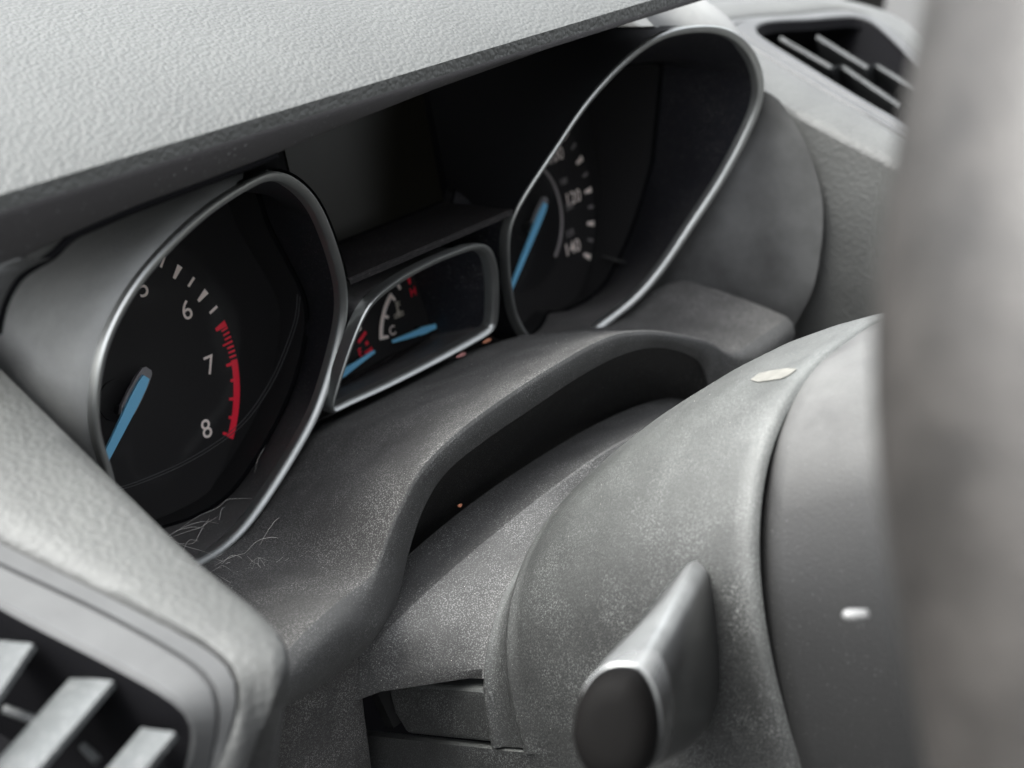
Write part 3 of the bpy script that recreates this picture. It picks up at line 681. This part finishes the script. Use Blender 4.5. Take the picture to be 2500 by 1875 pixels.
def vent_outline(key, n=150):
    L = OUTL[key]; P = [Vector((x, y, zface(x, y))) for x, y in L[:3]]
    nf = len(FOLD[key][1]); q = [face(*p) for p in L[3:len(L)-nf]]; P += [p for p in q if p.y < -86]
    P += folded(key, {'op': 0, 'mid': 5, 'gr': 9}[key])
    return resample(smooth(cr(P, 400, True), 40), n, True)
def rotate_to(P, ref):
    i = min(range(len(P)), key=lambda j: (P[j]-ref).length); return P[i:]+P[:i]
def mirror(rows): return [[Vector((DX-p.x, p.y, p.z)) for p in r] for r in rows]
op = rotate_to(vent_outline('op'), Vector((-128, -20, 54))); md = rotate_to(vent_outline('mid'), Vector((-121, -14, 54))); gr = rotate_to(vent_outline('gr'), Vector((-116, -10, 54)))
def outw(p):      # direction out of the vent face: up on top, towards the driver on the folded front
    f = min(max((-p.y-140)/14, 0), 1); g = min(max((34-p.z)/12, 0), 1)*f
    return Vector((0, -g, 1-g*.9)).normalized()
def down(P, d): return [p+outw(p)*d for p in P]
def toward(P, Q, f, d=0): return [p.lerp(q, f)+outw(p)*d for p, q in zip(P, Q)]
cenop = sum(op, Vector())/len(op)
vent_rows = [[cenop+(p-cenop)*.9+Vector((0, 34, -36)) for p in op], [cenop+(p-cenop)*.975-outw(p)*4 for p in op], down(op, -.6), toward(op, md, .1, .3), toward(op, md, .9, .6), toward(op, md, .97, .1), toward(op, md, .99, -.5),
             toward(md, gr, .06, -.5), toward(md, gr, .1, .3), toward(md, gr, .85, .2), toward(md, gr, .97, -.8), down(gr, -2.5)]
# grained surround: inner edge at the groove, outer edge a silhouette line
OUTER = [(-62,10),(-63,-10),(-64.3,-40),(-66.2,-80)]
def outer_line(n):
    P = [Vector((x, y, 46.9+.263*(y+80))) for x, y in OUTER]
    P += [on_plane(px, py, (0, -.24, 1), 46.9+.24*80) for px, py in ((497,1390),(600,1466),(665,1516),(696,1552))]
    P += folded('out', 26)[:-4]+[Vector((-258, -20, 41)), Vector((-250, 6, 44)), Vector((-215, 14, 49)), Vector((-170, 15, 54)), Vector((-120, 15, 59)), Vector((-80, 14, 62))]
    return resample(smooth(cr(P, 400, True), 40), n, True)
ou = rotate_to(outer_line(150), Vector((-70, 13, 60)))
gi = [p+Vector((0, 0, -.6)) for p in gr]
sur_rows = [down(gr, -3.5), toward(gr, ou, .03, -1.2), toward(gr, ou, .08, .4), toward(gr, ou, .3, 1.2), toward(gr, ou, .6, 1.3), toward(gr, ou, .85, .7), ou,
            [p+(p-cenop).normalized()*1.4-outw(p)*2.4 for p in ou], [p+(p-cenop).normalized()*2.0-outw(p)*7 for p in ou], [p+(p-cenop).normalized()*1.0-outw(p)*22 for p in ou], [p-outw(p)*50 for p in ou]]
def vent(left):
    f = (lambda r: r) if left else mirror
    sx = 1 if left else -1; x0 = -105 if left else DX+105
    sr = thing('vent_surround', 'grained grey surround of the near air vent, left of the rev counter' if left else 'pale grained surround of the far air vent, beyond the speedometer', 'trim panel', (x0, -80, 30), 'air vent surrounds')
    MB().loft(f(sur_rows), True).build('surround_skin', M_trim, sr, 50)
    v = thing('air_vent', 'near air vent with dusty slats at the bottom left corner' if left else 'far air vent with thin slats, partly behind the steering wheel', 'air vent', (x0, -80, 30), 'dashboard air vents')
    MB().loft(f(vent_rows[2:]), True).build('vent_frame', M_vent, v, 30)
    MB().loft(f(vent_rows[:3]), True).build('duct_wall', M_dark, v, 30)
    MB().fan(f([vent_rows[0]])[0]).build('duct', M_dark, v, 30)
    return v
vl = vent(True); vr = vent(False)
def slat(par, a, b, back, th, tabs=()):
    """a, b: ends of the front edge; back: vector across the blade"""
    d = (b-a).normalized(); nrm = d.cross(back).normalized()
    if nrm.z < 0: nrm = -nrm
    prof = [Vector((0, 0, 0)), nrm*th*.5, back*.05+nrm*th*.6, back*.5+nrm*th*.25, back, back-nrm*th*.4, back*.05-nrm*th*.8, -nrm*th*.5]
    n = 24; rows = [[a.lerp(b, i/n)+q for q in prof] for i in range(n+1)]
    return MB().loft(rows, True).fan(rows[0]).fan(rows[-1]).build('slat', M_slat, par, 40)
for p0, p1, d0, bk in (((-160, 1905), (88, 1548), 1, 30), ((30, 1930), (285, 1640), 1, 34), ((300, 1925), (437, 1765), 1, 26)):
    A = face(*p0); B = face(*p1); e = (B-A).normalized()
    slat(vl, A-e*20+Vector((0, 0, -3)), B-e*1.0+Vector((0, 0, -2)), Vector((-1, 12.5, -4.5))*(bk/34), 1.3)
for q in (((60,1630),(160,1665)), ((262,1722),(300,1760))):
    A = face(*q[0])+Vector((0, 10, -16)); B = face(*q[1])+Vector((0, 10, -16)); MB().tube([A, B], 1.0, 8).build('link_bar', M_slat, vl, 40)
def faceR(x, y):
    # far vent face = the near one mirrored
    c = 44.1+.198*80+.1*111; return on_plane(x, y, (.1, -.198, 1), c+.1*DX)
for pts in (((1905,83),(2034,157),(2056,152),(2200,250)), ((1995,80),(2121,157),(2138,149),(2240,210))):
    P = [faceR(*q)+Vector((0, 0, -1.5)) for q in pts]
    P = resample(P, 40); bkv = Vector((14, 4, -12))
    nrm = Vector((.3, -.2, 1)).normalized()
    rows = [[p, p+nrm*.7, p+Vector((1.2, 0, .3)), p+bkv, p+bkv-nrm*1.2, p-nrm*1.0] for p in P]
    MB().loft(rows, True).fan(rows[0]).fan(rows[-1]).build('slat', M_slat, vr, 40)

# ------------------------------------------------------------------ dash side panel beyond the speedometer, lower panel, unseen light blockers
sp = thing('dash_side_panel', 'grey textured dash panel between speedometer and steering wheel', 'dash panel', (270, -60, 0))
top_e = [Vector((DX-x, y, 46.9+.263*(y+80)-1.0)) for x, y in ((-62,10),(-63,-10),(-64.3,-40),(-66.2,-80),(-68,-112),(-69.5,-140),(-74,-160))]
top_e = resample([p+Vector((-2.2, 0, -.4)) for p in top_e], 30)
rows = []
for k in range(15):
    f = k/14
    rows.append([Vector((p.x-3*math.sin(f*3)+ 20*f*f, p.y+ (1-abs(2*j/29-1))*0+6*f, p.z-130*f)) for j, p in enumerate(top_e)])
MB().loft(rows).build('panel_skin', M_panel, sp, 60)
lp = thing('lower_dash_panel', 'dusty dark lower dash panel left of the column cover', 'dash panel', (-30, -90, -80))
def lpp(px, py): return on_plane(px*S, py*S, (0, 1, .12), -101-.12*42)
R0_ = [lpp(768, 1436), lpp(776, 1480), lpp(786, 1560), lpp(800, 1665), lpp(815, 1760)]
L0_ = [lpp(440, 1600), lpp(430, 1650), lpp(420, 1700), lpp(410, 1800), lpp(400, 1900)]
R0_[0] += Vector((0, 0, 8)); L0_[0] += Vector((0, 0, 20))
R1 = resample(R0_, 16); L1 = resample(L0_, 16)
rows = [[a.lerp(b, f) for a, b in zip(L1, R1)] for f in [i/20 for i in range(21)]]
rows.append([p+Vector((1.2, .8, 0)) for p in R1]); rows.append([p+Vector((1.6, 12, 0)) for p in R1])
MB().loft(rows).build('panel_skin', M_shelf, lp, 40)

M_blocker = mat('light_blocker_grey', (.10, .10, .10), .8)
def slab(name, lo_, hi_):
    x0, y0, z0 = lo_; x1, y1, z1 = hi_
    o = MB().prism([Vector((x0, y0, z0)), Vector((x1, y0, z0)), Vector((x1, y1, z0)), Vector((x0, y1, z0))], Vector((0, 0, z1-z0))).build(name, M_blocker, None, 30, False)
    o['kind'] = 'structure'; return o
slab('roof_light_blocker', (-330, -1900, 560), (1150, -650, 590)); slab('floor_light_blocker', (-380, -1900, -600), (1150, 300, -570))  # unseen slabs added to keep light off driver-facing surfaces
slab('rear_light_blocker', (-380, -1950, -570), (1150, -1905, 560)); slab('side_light_blocker', (1155, -1900, -570), (1190, 300, 130))
bh = MB().loft([[Vector((-260, 40, 30)), Vector((-260, 40, -300)), Vector((-260, -160, -300))], [Vector((460, 40, 30)), Vector((460, 40, -300)), Vector((460, -160, -300))]]).build('light_leak_backing', M_dark, None, 30)  # unseen dark sheet added to stop light leaking through the dash
bh['kind'] = 'structure'

# ------------------------------------------------------------------ dust, hair, crumbs
def scatter(src, n, r0, r1, keep=lambda p: True):
    me = src.data; off = loc_of(src.parent); tris = []; cum = []
    me.calc_loop_triangles(); tot = 0
    for t_ in me.loop_triangles:
        tot += t_.area; tris.append(t_); cum.append(tot)
    import bisect
    out = []
    while len(out) < n:
        t_ = tris[bisect.bisect(cum, random.random()*tot) % len(tris)]; a, b, c = (me.vertices[i].co for i in t_.vertices)
        u_, v_ = random.random(), random.random()
        if u_+v_ > 1: u_, v_ = 1-u_, 1-v_
        p = (a+(b-a)*u_+(c-a)*v_+off)/MM; q = t_.normal.normalized()
        if q.z < 0: q = -q
        if keep(p): out.append((p+q*.05, random.uniform(r0, r1)**1))
    return out
mb = MB()
def speck(p, r):
    ds = [Vector((random.gauss(0, 1), random.gauss(0, 1), random.gauss(0, .7))).normalized()*r*random.uniform(.6, 1.2) for _ in range(4)]
    mb.add([p+d for d in ds], [[0, 1, 2], [0, 2, 3], [0, 3, 1], [1, 3, 2]])
for p, r in scatter(top, 2200, .04, .14): speck(p, r)
gsk = [c for c in gait.children if c.name.startswith('gaiter_skin')][0]
for p, r in scatter(gsk, 500, .03, .16, lambda p: p.x < 100): speck(p, r)
for p, r in scatter(upper_cover_, 350, .03, .11, lambda p: p.x < 110): speck(p, r)
dust = mb.build('dust', M_dust, None, None, False); tag(dust, 'pale dust specks over the trim shelf, gaiter and column cover', None, None, 'stuff')
mb = MB()
def hair(pts, z=None, r=.035, lift=1.0):
    P = [at_z(x, y, z) for x, y in pts]; n = len(P)
    P = [p+Vector((0, 0, lift*math.sin(math.pi*i/(n-1)))) for i, p in enumerate(P)]
    C_ = cr(P, 24); mb.tube(C_, [r*(1-.6*abs(2*i/23-1)) for i in range(24)], 5)
def z2(x, y): return ((x/3.016+200)/S, (y/3.016+850)/S)
H = [[(610,1405),(760,1350),(900,1310),(1005,1292)], [(640,1400),(780,1365),(880,1340),(930,1280),(940,1230)], [(720,1330),(850,1260),(1000,1200),(1080,1130),(1250,1108)], [(1010,1270),(1030,1220),(1055,1170)],
     [(680,1420),(760,1480),(900,1520),(1010,1540)], [(700,1440),(820,1450),(870,1380),(910,1310),(1000,1240)], [(740,1500),(790,1440),(860,1420)], [(620,1395),(700,1380),(820,1352),(905,1330)],
     [(1270,920),(1300,830),(1340,760),(1360,690)], [(1310,1450),(1370,1380),(1440,1290),(1520,1232)], [(1200,1510),(1290,1450),(1400,1432),(1490,1440),(1545,1455)], [(980,1600),(1090,1560),(1200,1510)],
     [(960,1640),(1080,1590),(1150,1600),(1250,1570)], [(1000,1620),(1100,1540),(1180,1560),(1160,1600)], [(1420,1390),(1460,1340),(1490,1300)], [(1640,700),(1670,750),(1600,840)]]
for h in H: hair([z2(*q) for q in h], -29 if h[0][0] < 1100 and h[0][1] > 1200 else -28, .036, random.uniform(.5, 2))
for _ in range(13):
    a = random.uniform(940, 1450), random.uniform(1520, 1660); L_ = random.uniform(60, 220); an = random.uniform(-.8, .5); k = random.uniform(-60, 60)
    hair([z2(a[0], a[1]), z2(a[0]+L_*.5*math.cos(an)+k*.4, a[1]+L_*.5*math.sin(an)+k), z2(a[0]+L_*math.cos(an), a[1]+L_*math.sin(an))], -25, .022, 1.2)
hr = mb.build('loose_hair', M_hair, None, 60); tag(hr, 'fine pale loose hairs lying at the foot of the rev counter', None, None, 'stuff')
def crumb(p, r, matl, label):
    V = []; 
    bm = bmesh.new(); bmesh.ops.create_icosphere(bm, subdivisions=2, radius=1)
    for v in bm.verts: v.co = Vector((v.co.x*r[0], v.co.y*r[1], v.co.z*r[2]))*random.uniform(.75, 1.2)
    me = bpy.data.meshes.new('crumb')
    for v in bm.verts: v.co = v.co*MM
    bm.to_mesh(me); bm.free()
    o = obj('crumb', me, matl, None, True, None); o.location = p*MM; tag(o, label, 'crumb', 'crumbs on the dusty trim'); return o
crumb(at_z(997, 767, -14), (2.4, .8, .6), M_crumb2, 'pink crumb against the lower edge of the middle gauge frame')
crumb(at_z(1052, 736, -13), (2.2, .7, .5), M_crumb, 'reddish crumb below the right corner of the middle gauge frame')
crumb(at_y(993, 1092, -96), (.9, .6, .5), M_crumb, 'tiny orange crumb under the arch above the column gaiter')
crumb(at_z(977, 950*.0+ 953, -14), (1.0, .6, .4), M_crumb, 'brown crumb on the shelf under the middle gauge') if False else None
